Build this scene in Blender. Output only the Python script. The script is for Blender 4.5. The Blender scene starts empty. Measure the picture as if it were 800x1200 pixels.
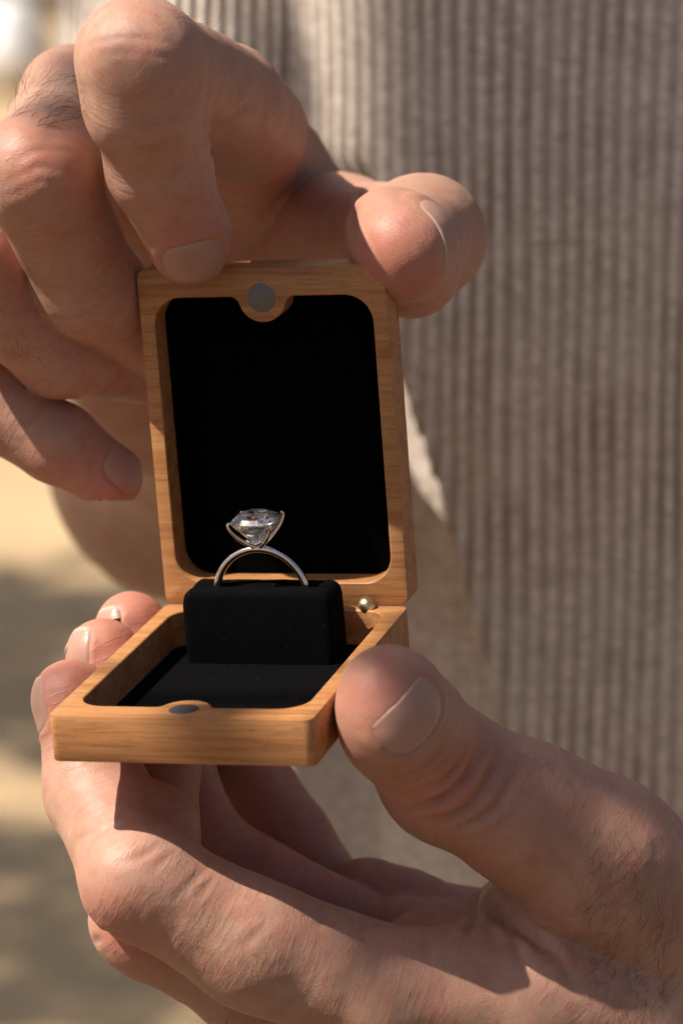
import bpy, bmesh, math, random
import numpy as np
from mathutils import Vector, Matrix, noise

random.seed(7); np.random.seed(7)
SC = bpy.context.scene
COL = SC.collection
R_ = math.radians

# ------------------------------------------------------------------ camera, sky, sun, exposure
PITCH = R_(-15.0)
CAMZ = 1.40
cam = bpy.data.cameras.new('camera')
camo = bpy.data.objects.new('camera', cam); COL.objects.link(camo)
camo.location = (0, 0, CAMZ)
camo.rotation_euler = (R_(90) + PITCH, 0, 0)
cam.sensor_fit = 'VERTICAL'; cam.sensor_height = 36.0; cam.sensor_width = 24.0
cam.lens = 120.2
cam.clip_start = 0.02; cam.clip_end = 500
cam.dof.use_dof = True; cam.dof.focus_distance = 0.645; cam.dof.aperture_fstop = 16.5
SC.camera = camo

SUN_EL = R_(53); SUN_AZ = R_(78)           # to the left of the line from subject to camera
sdir = Vector((-math.cos(SUN_EL) * math.sin(SUN_AZ), -math.cos(SUN_EL) * math.cos(SUN_AZ), math.sin(SUN_EL)))
sun = bpy.data.lights.new('sun', 'SUN'); sun.energy = 5.0; sun.angle = R_(0.53); sun.color = (1.0, 0.92, 0.80)
suno = bpy.data.objects.new('sun', sun); COL.objects.link(suno)
suno.rotation_euler = sdir.to_track_quat('Z', 'Y').to_euler()
suno.location = (-3, -2, 5)
W = bpy.data.worlds.new('World'); SC.world = W; W.use_nodes = True
nt = W.node_tree
sky = nt.nodes.new('ShaderNodeTexSky'); sky.sky_type = 'NISHITA'; sky.sun_disc = False
sky.sun_elevation = SUN_EL; sky.sun_rotation = math.atan2(sdir.x, sdir.y)
sky.air_density = 1.0; sky.dust_density = 3.2; sky.ozone_density = 0.0
nt.links.new(sky.outputs[0], nt.nodes['Background'].inputs[0])
nt.nodes['Background'].inputs[1].default_value = 0.058
SC.view_settings.view_transform = 'Standard'; SC.view_settings.look = 'None'
SC.view_settings.exposure = 0.42; SC.view_settings.gamma = 1.0
SC.render.engine = 'CYCLES'
SC.cycles.use_denoising = True
SC.cycles.max_bounces = 22; SC.cycles.transmission_bounces = 22; SC.cycles.glossy_bounces = 10; SC.cycles.diffuse_bounces = 4
SC.cycles.sample_clamp_indirect = 60.0
SC.cycles.caustics_reflective = False; SC.cycles.caustics_refractive = False

# ------------------------------------------------------------------ helpers
cp, sp = math.cos(-PITCH), math.sin(-PITCH)
VM = np.array([[1, 0, 0], [0, sp, cp], [0, cp, -sp]])      # (right, up, away) millimetres -> world axes
FOC = 4007.0
def view2world(P):
    P = np.asarray(P, float)
    return P @ VM.T * 0.001 + np.array([0, 0, CAMZ])
def at(px, py, z):
    """a point (right, up, away) in mm, z mm away from the viewpoint"""
    return np.array([(px - 400.0) * z / FOC, -(py - 600.0) * z / FOC, z])
def wpt(px, py, z):
    return Vector(view2world(at(px, py, z)))

def tag(o, label=None, cat=None, group=None, kind=None):
    if label: o['label'] = label
    if cat: o['category'] = cat
    if group: o['group'] = group
    if kind: o['kind'] = kind
    return o
def empty(name, loc=(0, 0, 0)):
    o = bpy.data.objects.new(name, None); COL.objects.link(o); o.location = loc
    o.empty_display_size = 0.02
    return o
def link(name, me, mat=None, parent=None):
    o = bpy.data.objects.new(name, me); COL.objects.link(o)
    if mat: me.materials.append(mat)
    if parent: o.parent = parent
    return o
def mesh_np(name, V, F, smooth=True):
    me = bpy.data.meshes.new(name)
    V = np.asarray(V, np.float32); F = np.asarray(F, np.int32)
    n = F.shape[1]
    me.vertices.add(len(V)); me.vertices.foreach_set('co', V.ravel())
    me.loops.add(F.size); me.loops.foreach_set('vertex_index', F.ravel())
    me.polygons.add(len(F)); me.polygons.foreach_set('loop_start', np.arange(0, F.size, n, dtype=np.int32))
    me.polygons.foreach_set('loop_total', np.full(len(F), n, np.int32))
    me.update(calc_edges=True); me.validate()
    if smooth: me.polygons.foreach_set('use_smooth', np.ones(len(me.polygons), bool))
    return me
def fattr(me, name, vals):
    a = me.attributes.new(name, 'FLOAT', 'POINT'); a.data.foreach_set('value', np.asarray(vals, np.float32))
def from_bm(name, bm, smooth=False):
    bmesh.ops.recalc_face_normals(bm, faces=bm.faces)
    me = bpy.data.meshes.new(name); bm.to_mesh(me); bm.free()
    if smooth: me.polygons.foreach_set('use_smooth', np.ones(len(me.polygons), bool))
    return me

# ------------------------------------------------------------------ materials
class NT:
    def __init__(s, name):
        s.m = bpy.data.materials.new(name); s.m.use_nodes = True; s.t = s.m.node_tree
        s.b = s.t.nodes['Principled BSDF']; s.out = s.t.nodes['Material Output']
    def n(s, typ, **kw):
        nd = s.t.nodes.new(typ)
        for k, v in kw.items():
            if k.startswith('i_'):
                key = k[2:]; key = int(key) if key.isdigit() else key.replace('_', ' ')
                nd.inputs[key].default_value = v
            else: setattr(nd, k, v)
        return nd
    def l(s, a, b): s.t.links.new(a, b)
    def coord(s, scale=(1, 1, 1), kind='Object', rot=(0, 0, 0)):
        tc = s.n('ShaderNodeTexCoord'); mp = s.n('ShaderNodeMapping')
        mp.inputs['Scale'].default_value = scale; mp.inputs['Rotation'].default_value = rot
        s.l(tc.outputs[kind], mp.inputs[0]); return mp.outputs[0]
    def noise(s, vec, scale, detail=4, rough=.55, dist=0):
        nd = s.n('ShaderNodeTexNoise'); s.l(vec, nd.inputs['Vector'])
        nd.inputs['Scale'].default_value = scale; nd.inputs['Detail'].default_value = detail
        nd.inputs['Roughness'].default_value = rough; nd.inputs['Distortion'].default_value = dist
        return nd.outputs[0]
    def ramp(s, fac, stops):
        nd = s.n('ShaderNodeValToRGB'); s.l(fac, nd.inputs[0]); e = nd.color_ramp.elements
        while len(e) < len(stops): e.new(0.5)
        for el, (p, c) in zip(e, stops): el.position = p; el.color = (*c, 1) if len(c) == 3 else c
        return nd.outputs[0]
    def mix(s, fac, a, b, mode='MIX'):
        nd = s.n('ShaderNodeMix', data_type='RGBA', blend_type=mode)
        for sock, v in ((nd.inputs[0], fac), (nd.inputs[6], a), (nd.inputs[7], b)):
            if hasattr(v, 'links'): s.l(v, sock)
            elif isinstance(v, (int, float)): sock.default_value = v
            else: sock.default_value = (*v, 1)
        return nd.outputs[2]
    def math(s, op, a, b=0.0, c=0.0):
        nd = s.n('ShaderNodeMath', operation=op)
        for i, v in enumerate((a, b, c)):
            if hasattr(v, 'links'): s.l(v, nd.inputs[i])
            else: nd.inputs[i].default_value = v
        return nd.outputs[0]
    def attr(s, name): return s.n('ShaderNodeAttribute', attribute_name=name).outputs['Fac']
    def bump(s, h, strength=.3, dist=.0005, normal=None):
        nd = s.n('ShaderNodeBump'); s.l(h, nd.inputs['Height'])
        nd.inputs['Strength'].default_value = strength; nd.inputs['Distance'].default_value = dist
        if normal is not None: s.l(normal, nd.inputs['Normal'])
        return nd.outputs[0]
    def set(s, **kw):
        for k, v in kw.items():
            k = k.replace('_', ' ')
            if hasattr(v, 'links'): s.l(v, s.b.inputs[k])
            elif k in ('Base Color', 'Sheen Tint', 'Specular Tint') and len(v) == 3: s.b.inputs[k].default_value = (*v, 1)
            else: s.b.inputs[k].default_value = v
        return s.m

def wood_mat():
    t = NT('cherry_wood')
    v = t.coord((60, 1100, 1100))
    fine = t.noise(v, 1.0, 6, .6, .3)
    v2 = t.coord((22, 330, 330)); band = t.noise(v2, 1.0, 3, .5, .6)
    v3 = t.coord((14, 120, 160)); broad = t.noise(v3, 1.0, 2, .5, .8)
    c = t.ramp(band, [(.28, (.37, .152, .056)), (.46, (.50, .228, .088)), (.7, (.60, .305, .128))])
    c = t.mix(t.math('MULTIPLY', t.ramp(broad, [(.35, (0, 0, 0)), (.7, (1, 1, 1))]), .45), c, (.42, .19, .07))
    lines = t.ramp(fine, [(.38, (.42, .36, .32)), (.52, (1, 1, 1))])
    c = t.mix(.38, c, lines, 'MULTIPLY')
    sp_ = t.noise(t.coord((500, 2200, 2200)), 1.0, 2, .5)
    c = t.mix(.5, c, t.ramp(sp_, [(.30, (.6, .5, .42)), (.42, (1, 1, 1))]), 'MULTIPLY')
    n1 = t.bump(fine, .35, .00015)
    return t.set(Base_Color=c, Roughness=.48, Normal=n1, Specular_IOR_Level=.35)
def velvet_mat(name, base, lint=.18):
    t = NT(name)
    v = t.coord()
    n = t.noise(v, 3200, 4, .7)
    c = t.mix(t.ramp(n, [(.55, (0, 0, 0)), (.8, (1, 1, 1))]), base, tuple(b * 3 + .004 for b in base))
    c = t.mix(t.math('MULTIPLY', t.ramp(t.noise(v, 1500, 2, .5), [(.72, (0, 0, 0)), (.76, (1, 1, 1))]), lint), c, (.16, .15, .15))
    n2 = t.bump(n, .9, .0003)
    return t.set(Base_Color=c, Roughness=1.0, Normal=n2, Specular_IOR_Level=.05, Sheen_Weight=0.0)
def metal_mat(name, col, rough, scr=0.0):
    t = NT(name)
    if scr:
        n = t.noise(t.coord(), 900, 4, .6)
        t.set(Normal=t.bump(n, scr, .0001))
        t.set(Roughness=t.math('MULTIPLY_ADD', n, .25, rough))
    else: t.set(Roughness=rough)
    return t.set(Base_Color=col, Metallic=1.0)
def diamond_mat():
    t = NT('diamond')
    t.set(Base_Color=(1, 1, 1), Roughness=0.05, IOR=2.417, Transmission_Weight=1.0)
    gl = t.n('ShaderNodeBsdfGlossy'); gl.inputs['Roughness'].default_value = .10; gl.inputs['Color'].default_value = (1, 1, 1, 1)
    mx = t.n('ShaderNodeMixShader'); mx.inputs[0].default_value = .22
    t.l(t.b.outputs[0], mx.inputs[1]); t.l(gl.outputs[0], mx.inputs[2]); t.l(mx.outputs[0], t.out.inputs[0])
    return t.m
def skin_mat():
    t = NT('skin')
    v = t.coord()
    big = t.noise(v, 70, 3, .6); mid = t.noise(v, 330, 4, .6, .3); fine = t.noise(v, 1700, 3, .6)
    fl = t.attr('flush'); cr = t.attr('crease'); pl = t.attr('palm')
    base = t.mix(t.ramp(big, [(.35, (0, 0, 0)), (.65, (1, 1, 1))]), (.42, .242, .170), (.52, .32, .235))
    base = t.mix(pl, base, (.55, .315, .24))
    blot = t.noise(v, 150, 3, .6, .4)
    base = t.mix(t.math('MULTIPLY', t.ramp(blot, [(.45, (0, 0, 0)), (.68, (1, 1, 1))]), .5), base, (.50, .215, .155))
    base = t.mix(t.math('MULTIPLY', fl, .8), base, (.56, .215, .155))
    base = t.mix(t.math('MULTIPLY', t.ramp(mid, [(.48, (0, 0, 0)), (.72, (1, 1, 1))]), .45), base, (.46, .185, .13))
    base = t.mix(t.math('MULTIPLY', t.ramp(fine, [(.55, (0, 0, 0)), (.75, (1, 1, 1))]), .22), base, (.36, .17, .10))
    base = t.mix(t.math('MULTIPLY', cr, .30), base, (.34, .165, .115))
    # micro relief: a net of fine furrows
    vr = t.n('ShaderNodeTexVoronoi', feature='DISTANCE_TO_EDGE'); 
    wob = t.n('ShaderNodeVectorMath', operation='ADD')
    sc = t.n('ShaderNodeVectorMath', operation='SCALE'); sc.inputs['Scale'].default_value = .0006
    nn = t.n('ShaderNodeTexNoise'); nn.inputs['Scale'].default_value = 700; t.l(v, nn.inputs['Vector'])
    t.l(nn.outputs['Color'], sc.inputs[0]); t.l(v, wob.inputs[0]); t.l(sc.outputs[0], wob.inputs[1])
    t.l(wob.outputs[0], vr.inputs['Vector']); vr.inputs['Scale'].default_value = 1600
    cell = t.ramp(vr.outputs['Distance'], [(0, (0, 0, 0)), (.22, (1, 1, 1))])
    h = t.math('MULTIPLY_ADD', cell, .6, t.math('MULTIPLY', fine, .55))
    nb = t.bump(h, .34, .00011)
    # fine transverse lines: fibres of noise stretched across the finger
    al = t.attr('along'); sx = t.n('ShaderNodeSeparateXYZ'); t.l(v, sx.inputs[0]); cx = t.n('ShaderNodeCombineXYZ')
    t.l(t.math('MULTIPLY', al, 1.15), cx.inputs[0])
    t.l(t.math('MULTIPLY', t.math('ADD', sx.outputs[0], sx.outputs[1]), 170), cx.inputs[1]); t.l(t.math('MULTIPLY', sx.outputs[2], 170), cx.inputs[2])
    ln = t.noise(cx.outputs[0], 1.0, 3, .6, .25)
    lnr = t.ramp(ln, [(.36, (0, 0, 0)), (.5, (1, 1, 1))])
    nb = t.bump(lnr, .33, .00012, nb)
    nb2 = t.bump(mid, .25, .0005, nb)
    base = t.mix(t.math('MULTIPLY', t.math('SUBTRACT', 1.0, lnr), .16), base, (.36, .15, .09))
    ro = t.math('MULTIPLY_ADD', mid, .22, .38)
    t.b.subsurface_method = 'RANDOM_WALK'
    return t.set(Base_Color=base, Roughness=ro, Normal=nb2, Specular_IOR_Level=.42, Subsurface_Weight=.9, Subsurface_Radius=(1.0, .38, .20), Subsurface_Scale=.0012)
def nail_mat():
    t = NT('nail')
    v = t.coord(); n = t.noise(v, 300, 3, .6)
    tip = t.attr('tip'); lun = t.attr('lunula')
    c = t.mix(n, (.46, .262, .205), (.52, .305, .245))
    c = t.mix(t.math('MULTIPLY', lun, .5), c, (.54, .36, .29))
    c = t.mix(tip, c, (.62, .46, .36))
    rid = t.attr('ridge')
    return t.set(Base_Color=c, Roughness=.36, Specular_IOR_Level=.42, Subsurface_Weight=.8, Subsurface_Radius=(1, .5, .35), Subsurface_Scale=.0010, Normal=t.bump(rid, .25, .0002))
def hair_mat():
    t = NT('hair')
    return t.set(Base_Color=(.07, .036, .02), Roughness=.45)
def knit_mat(name='oatmeal_knit'):
    t = NT(name)
    v = t.coord()
    g = t.attr('groove_shade')
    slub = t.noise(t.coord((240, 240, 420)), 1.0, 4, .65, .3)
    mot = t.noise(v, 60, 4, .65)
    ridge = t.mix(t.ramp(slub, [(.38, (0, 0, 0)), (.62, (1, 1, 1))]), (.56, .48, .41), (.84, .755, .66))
    groove_shade = t.mix(t.ramp(mot, [(.35, (0, 0, 0)), (.65, (1, 1, 1))]), (.31, .235, .19), (.45, .36, .295))
    c = t.mix(g, ridge, groove_shade)  # darker groove tone paints in the self-shade of the ribs
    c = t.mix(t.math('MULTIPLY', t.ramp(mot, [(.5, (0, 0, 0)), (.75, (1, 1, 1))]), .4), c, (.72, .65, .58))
    st = t.noise(t.coord((900, 900, 1500)), 1.0, 3, .6)
    return t.set(Base_Color=c, Roughness=.95, Specular_IOR_Level=.1, Sheen_Weight=.15, Normal=t.bump(st, .6, .0006))
M_WOOD = wood_mat()
M_VEL = velvet_mat('black_velvet', (.003, .003, .0034))
M_LIN = velvet_mat('black_felt', (.0007, .0007, .0008), 0.0)
M_MAG = metal_mat('magnet_steel', (.20, .19, .19), .45, .3)
M_BRASS = metal_mat('brass', (.74, .62, .38), .25, .2)
M_GOLD = metal_mat('white_gold', (.87, .855, .835), .07)
M_DIA = diamond_mat()
M_SKIN = skin_mat(); M_NAIL = nail_mat(); M_HAIR = hair_mat()
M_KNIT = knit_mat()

# ------------------------------------------------------------------ signed distance modelling of hands
def smin(a, b, k):
    h = np.maximum(k - np.abs(a - b), 0) / k
    return np.minimum(a, b) - h * h * k * .25
class Cap:
    """round cone between two joints, optionally flattened along an axis"""
    def __init__(s, a, b, ra, rb, flat=None, f=1.0):
        s.a = np.asarray(a, np.float32); s.b = np.asarray(b, np.float32); s.ra = ra; s.rb = rb
        s.flat = None if flat is None else np.asarray(flat, np.float32) / np.linalg.norm(flat); s.f = f
    def d(s, P):
        ab = s.b - s.a; L2 = float(ab @ ab) + 1e-6
        q = P - s.a
        h = np.clip((q @ ab) / L2, 0, 1)
        e = q - h[:, None] * ab
        if s.flat is not None:
            c = e @ s.flat
            n = np.sqrt(np.maximum((e * e).sum(1) - c * c, 0) + (c * s.f) ** 2)
            return (n - (s.ra + (s.rb - s.ra) * h)) * (.85 if s.f > 1 else 1.0)
        return np.sqrt((e * e).sum(1)) - (s.ra + (s.rb - s.ra) * h)
    def box(s):
        r = max(s.ra, s.rb) + 1
        return np.minimum(s.a, s.b) - r, np.maximum(s.a, s.b) + r
class Grp:
    def __init__(s, k, *ch): s.k = k; s.ch = list(ch)
    def d(s, P):
        d = None
        for c in s.ch:
            e = c.d(P); d = e if d is None else smin(d, e, s.k)
        return d
    def box(s):
        bs = [c.box() for c in s.ch]
        return np.min([b[0] for b in bs], 0), np.max([b[1] for b in bs], 0)
def chain(pts, k=3.0):
    """pts: (px, py, depth, radius mm)"""
    ps = [at(*p[:3]) for p in pts]
    return Grp(k, *[Cap(ps[i], ps[i + 1], pts[i][3], pts[i + 1][3]) for i in range(len(ps) - 1)])
def ball(px, py, z, r):
    p = at(px, py, z); return Cap(p, p + .01, r, r)
def grad(S, P, e=.15):
    g = np.empty_like(P)
    for i in range(3):
        o = np.zeros(3, np.float32); o[i] = e
        g[:, i] = S.d(P + o) - S.d(P - o)
    return g / np.maximum(np.linalg.norm(g, axis=1, keepdims=True), 1e-9)
def polygonize(S, lo, hi, h):
    """surface nets over a narrow band; returns vertices (mm) and quads"""
    lo = np.asarray(lo, np.float32); hi = np.asarray(hi, np.float32); B = 8
    nb = np.ceil((hi - lo) / (h * B)).astype(int) + 1
    gi = np.stack(np.meshgrid(*[np.arange(n) for n in nb], indexing='ij'), -1).reshape(-1, 3)
    cen = lo + (gi + .5) * h * B
    dc = np.concatenate([S.d(c.astype(np.float32)) for c in np.array_split(cen, max(1, len(cen) // 60000))])
    act = np.abs(dc) < h * B * .95 * 1.25
    N = nb * B
    D = np.repeat(np.repeat(np.repeat(dc.reshape(nb).astype(np.float32), B, 0), B, 1), B, 2)
    off = np.stack(np.meshgrid(*[np.arange(B)] * 3, indexing='ij'), -1).reshape(-1, 3)
    ga = gi[act]
    for part in np.array_split(ga, max(1, len(ga) // 250)):
        idx = (part[:, None, :] * B + off[None]).reshape(-1, 3)
        D[idx[:, 0], idx[:, 1], idx[:, 2]] = S.d((lo + (idx + .5) * h).astype(np.float32))
    sgn = D < 0
    cnt = np.zeros(tuple(N - 1), np.int8)
    for i in (0, 1):
        for j in (0, 1):
            for k in (0, 1):
                cnt += sgn[i:N[0] - 1 + i, j:N[1] - 1 + j, k:N[2] - 1 + k]
    cells = np.argwhere((cnt > 0) & (cnt < 8))
    vid = np.full(tuple(N - 1), -1, np.int32); vid[tuple(cells.T)] = np.arange(len(cells))
    acc = np.zeros((len(cells), 3)); w = np.zeros(len(cells))
    cor = [(i, j, k) for i in (0, 1) for j in (0, 1) for k in (0, 1)]
    for a in cor:
        for ax in range(3):
            if a[ax]: continue
            b = list(a); b[ax] = 1
            da = D[cells[:, 0] + a[0], cells[:, 1] + a[1], cells[:, 2] + a[2]]
            db = D[cells[:, 0] + b[0], cells[:, 1] + b[1], cells[:, 2] + b[2]]
            m = (da < 0) != (db < 0)
            t = np.where(m, da / np.where(m, da - db, 1), 0)
            p = np.repeat(np.array(a, float)[None], len(cells), 0); p[:, ax] += t
            acc[m] += p[m]; w[m] += 1
    V = lo + (cells + acc / w[:, None] + .5) * h
    Fs = []
    for ax in range(3):
        u, v = (ax + 1) % 3, (ax + 2) % 3
        s0 = [slice(None)] * 3; s1 = [slice(None)] * 3
        s0[ax] = slice(0, N[ax] - 1); s1[ax] = slice(1, N[ax])
        ed = np.argwhere(sgn[tuple(s0)] != sgn[tuple(s1)])
        ed = ed[(ed[:, u] > 0) & (ed[:, v] > 0) & (ed[:, u] < N[u] - 1) & (ed[:, v] < N[v] - 1)]
        ins = sgn[tuple(ed.T)]
        q = []
        for du, dv in ((-1, -1), (0, -1), (0, 0), (-1, 0)):
            c = ed.copy(); c[:, u] += du; c[:, v] += dv; q.append(vid[tuple(c.T)])
        q = np.stack(q, 1); q[~ins] = q[~ins][:, ::-1]
        Fs.append(q[(q >= 0).all(1)])
    F = np.concatenate(Fs)
    V = V.astype(np.float32)
    for _ in range(2):
        V = V - grad(S, V, h * .3) * np.clip(S.d(V), -h, h)[:, None]
    return V, F
def march(S, o, d, n=90, far=400.0):
    """sphere trace rays o + t d; returns points and hit mask"""
    t = np.zeros(len(o), np.float32); 
    for _ in range(n):
        t = t + .8 * S.d((o + d * t[:, None]).astype(np.float32))
        t = np.minimum(t, far)
    P = o + d * t[:, None]
    return P.astype(np.float32), np.abs(S.d(P.astype(np.float32))) < .3
def pick(S, pxy, near=540.0):
    """points of the surface S seen at the given directions"""
    pxy = np.asarray(pxy, float)
    d = np.c_[(pxy[:, 0] - 400) / FOC, -(pxy[:, 1] - 600) / FOC, np.ones(len(pxy))]
    ln = np.linalg.norm(d, axis=1, keepdims=True); o = d * near; d = d / ln
    return march(S, o.astype(np.float32), d.astype(np.float32))
def along_of(S, V):
    best = np.full(len(V), 1e9, np.float32); al = np.zeros(len(V), np.float32)
    for g in S.f:
        acc = 0.0
        for c in (g.ch[0].ch if isinstance(g.ch[0], Grp) else g.ch):
            if not isinstance(c, Cap): continue
            ab = c.b - c.a; L = float(np.linalg.norm(ab)); h = ((V - c.a) @ ab) / (L * L + 1e-6)
            hc = np.clip(h, 0, 1); d = np.linalg.norm(V - c.a - hc[:, None] * ab, axis=1) - (c.ra + (c.rb - c.ra) * hc)
            m = d < best; best[m] = d[m]; al[m] = acc + np.clip(h, -.3, 1.3)[m] * L; acc += L
    return al
def polydist(P, pts):
    best = np.full(len(P), 1e9, np.float32)
    for a, b in zip(pts[:-1], pts[1:]):
        ab = b - a; h = np.clip(((P - a) @ ab) / (ab @ ab + 1e-9), 0, 1)
        best = np.minimum(best, np.linalg.norm(P - a - h[:, None] * ab, axis=1))
    return best

class Nail:
    """o: centre (mm), ax: towards the fingertip, nm: outward"""
    def __init__(s, o, ax, nm, L, Wd, free=.16):
        s.ax = ax / np.linalg.norm(ax); nm = nm - s.ax * (nm @ s.ax); s.nm = nm / np.linalg.norm(nm)
        s.cr = np.cross(s.nm, s.ax); s.o = o; s.L = L; s.W = Wd; s.free = free
    def local(s, P):
        q = P - s.o
        return (q @ s.ax) / (s.L / 2), (q @ s.cr) / (s.W / 2), q @ s.nm
    def dent(s, P, N):
        a, b, h = s.local(P)
        ok = (N @ s.nm > .05) & (h > -7) & (h < 6)
        rho = (np.abs(a) ** 3 + np.abs(b) ** 3) ** (1 / 3)
        rr = np.where(a > .6, rho * 1.0, rho)
        ins = 1 / (1 + np.exp((rr - .97) * 40))
        rim = np.exp(-((rr - 1.13) / .11) ** 2) * np.clip((.75 - a) * 3, 0, 1)
        return np.where(ok, -.22 * ins + .20 * rim, 0), np.where(ok, .4 * np.exp(-((rr - 1.02) / .05) ** 2) * (a < .7), 0)
    def build(s, S):
        nu, nv = 26, 22
        g, bb = np.meshgrid(np.linspace(-1, 1, nu), np.linspace(-1, 1, nv), indexing='ij')
        # square -> superellipse
        a2, b2 = g.ravel(), bb.ravel()
        mx = np.maximum(np.abs(a2), np.abs(b2)); rho = (np.abs(a2) ** 3 + np.abs(b2) ** 3) ** (1 / 3)
        k = np.where(rho > 1e-6, mx / np.maximum(rho, 1e-6), 1)
        a2, b2 = a2 * k, b2 * k
        P = s.o + np.outer(a2 * s.L / 2, s.ax) + np.outer(b2 * s.W / 2, s.cr)
        o = P + s.nm * 9.0
        H, hit = march(S, o.astype(np.float32), np.repeat(-s.nm[None], len(P), 0).astype(np.float32), 60, 24.0)
        hh = (H - P) @ s.nm
        hh = hh.reshape(nu, nv)
        # plate keeps the transverse arch, stays nearly straight lengthwise
        base = hh[nu // 3:2 * nu // 3].mean(0)[None]
        slope = np.polyfit(np.linspace(-1, 1, nu)[3:nu - 6], hh[3:nu - 6, nv // 2 - 2:nv // 2 + 2].mean(1), 1)[0]
        plate = base + slope * np.linspace(-1, 1, nu)[:, None]
        h2 = np.clip(hh * .88 + plate * .12, hh - .1, hh + .35)
        edge = np.maximum(np.abs(g), np.abs(bb))
        top = h2 + .02 - .30 * np.clip((edge - .86) / .14, 0, 1) ** 2 * (g < .8)
        Q = P + np.outer(top.ravel(), s.nm)
        Qb = P + np.outer(top.ravel() - .5, s.nm)
        V = np.concatenate([Q, Qb]); F = []
        n = nu * nv; I = np.arange(n).reshape(nu, nv)
        F.append(np.stack([I[:-1, :-1], I[1:, :-1], I[1:, 1:], I[:-1, 1:]], -1).reshape(-1, 4))
        ring = np.r_[I[0, :-1], I[:-1, -1], I[-1, :0:-1], I[:0:-1, 0]]
        rn = np.roll(ring, -1)
        F.append(np.stack([ring, rn, rn + n, ring + n], -1))
        me = mesh_np('fingernail', view2world(V), np.concatenate(F))
        bm = bmesh.new(); bm.from_mesh(me); bmesh.ops.recalc_face_normals(bm, faces=bm.faces)
        c = sum((f.normal.dot(Vector(VM @ s.nm)) for f in bm.faces if f.index < (nu - 1) * (nv - 1)))
        if c < 0: bmesh.ops.reverse_faces(bm, faces=bm.faces)
        bm.to_mesh(me); bm.free(); me.polygons.foreach_set('use_smooth', np.ones(len(me.polygons), bool))
        aa = np.r_[a2, a2]; b_ = np.r_[b2, b2]
        fattr(me, 'tip', np.clip((aa - (1 - 2 * s.free) - .12 * (1 - b_ ** 2)) * 9, 0, 1))
        fattr(me, 'lunula', np.clip((-aa - .62 - .25 * b_ ** 2) * 5, 0, 1))
        fattr(me, 'ridge', np.array([noise.noise(Vector((b * 6, a * .4, s.L))) for a, b in zip(aa, b_)]))
        return me

# ================================================================== the ring box
BR = np.array([[0.9591499, 0.2719721, -0.0778624], [0.0002992, 0.2742558, 0.9616567], [-0.282898, 0.9223963, -0.2629711]])
BT = np.array([-53.254, -36.857, 618.893])           # box frame -> (right, up, away)
BW, BD, BH = 50.0, 67.5, 8.8
LH = 8.0
def box_matrix():
    Rw = VM @ BR; tw = view2world(BT)
    m = Matrix.Identity(4)
    for i in range(3):
        for j in range(3): m[i][j] = Rw[i, j]
        m[i][3] = tw[i]
    return m
def box2view(x, y, z): return BR @ np.array([x, y, z]) + BT
ring_box = empty('ring_box'); ring_box.matrix_world = box_matrix()
tag(ring_box, 'small open cherry wood ring box lined in black velvet, held in both hands', 'ring box')

def arc(cx, cy, r, a0, a1, n):
    return [(cx + r * math.cos(a0 + (a1 - a0) * i / n), cy + r * math.sin(a0 + (a1 - a0) * i / n)) for i in range(n + 1)]
def rrect(x0, y0, x1, y1, r, n=8):
    P = []
    for cx, cy, a in ((x0 + r, y0 + r, math.pi), (x1 - r, y0 + r, 1.5 * math.pi), (x1 - r, y1 - r, 0), (x0 + r, y1 - r, .5 * math.pi)):
        P += arc(cx, cy, r, a, a + math.pi / 2, n)
    return P
def cavity_outline(x0, y0, x1, y1, r, cx, R0, e, q):
    """rounded rectangle whose y0 side carries a round tab (centre e above the side)"""
    P = arc(x0 + r, y0 + r, r, math.pi, 1.5 * math.pi, 10)
    c = np.array([cx, y0 + e]); xf = math.sqrt((R0 + q) ** 2 - (q - e) ** 2)
    fl = np.array([cx - xf, y0 + q]); d = (c - fl) / np.linalg.norm(c - fl)
    a1 = math.atan2(d[1], d[0])
    P += arc(fl[0], fl[1], q, -math.pi / 2, a1, 6)
    b0 = math.atan2(-d[1], -d[0]) 
    b1 = math.pi - b0
    b0 = b0 % (2 * math.pi); b1 = b1 % (2 * math.pi)
    P += arc(c[0], c[1], R0, b0, b1, 16)[1:-1]
    P += arc(cx + xf, fl[1], q, math.pi - a1, 1.5 * math.pi, 6)
    P += arc(x1 - r, y0 + r, r, 1.5 * math.pi, 2 * math.pi, 10)
    P += arc(x1 - r, y1 - r, r, 0, .5 * math.pi, 10) + arc(x0 + r, y1 - r, r, .5 * math.pi, math.pi, 10)
    return P
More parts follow.
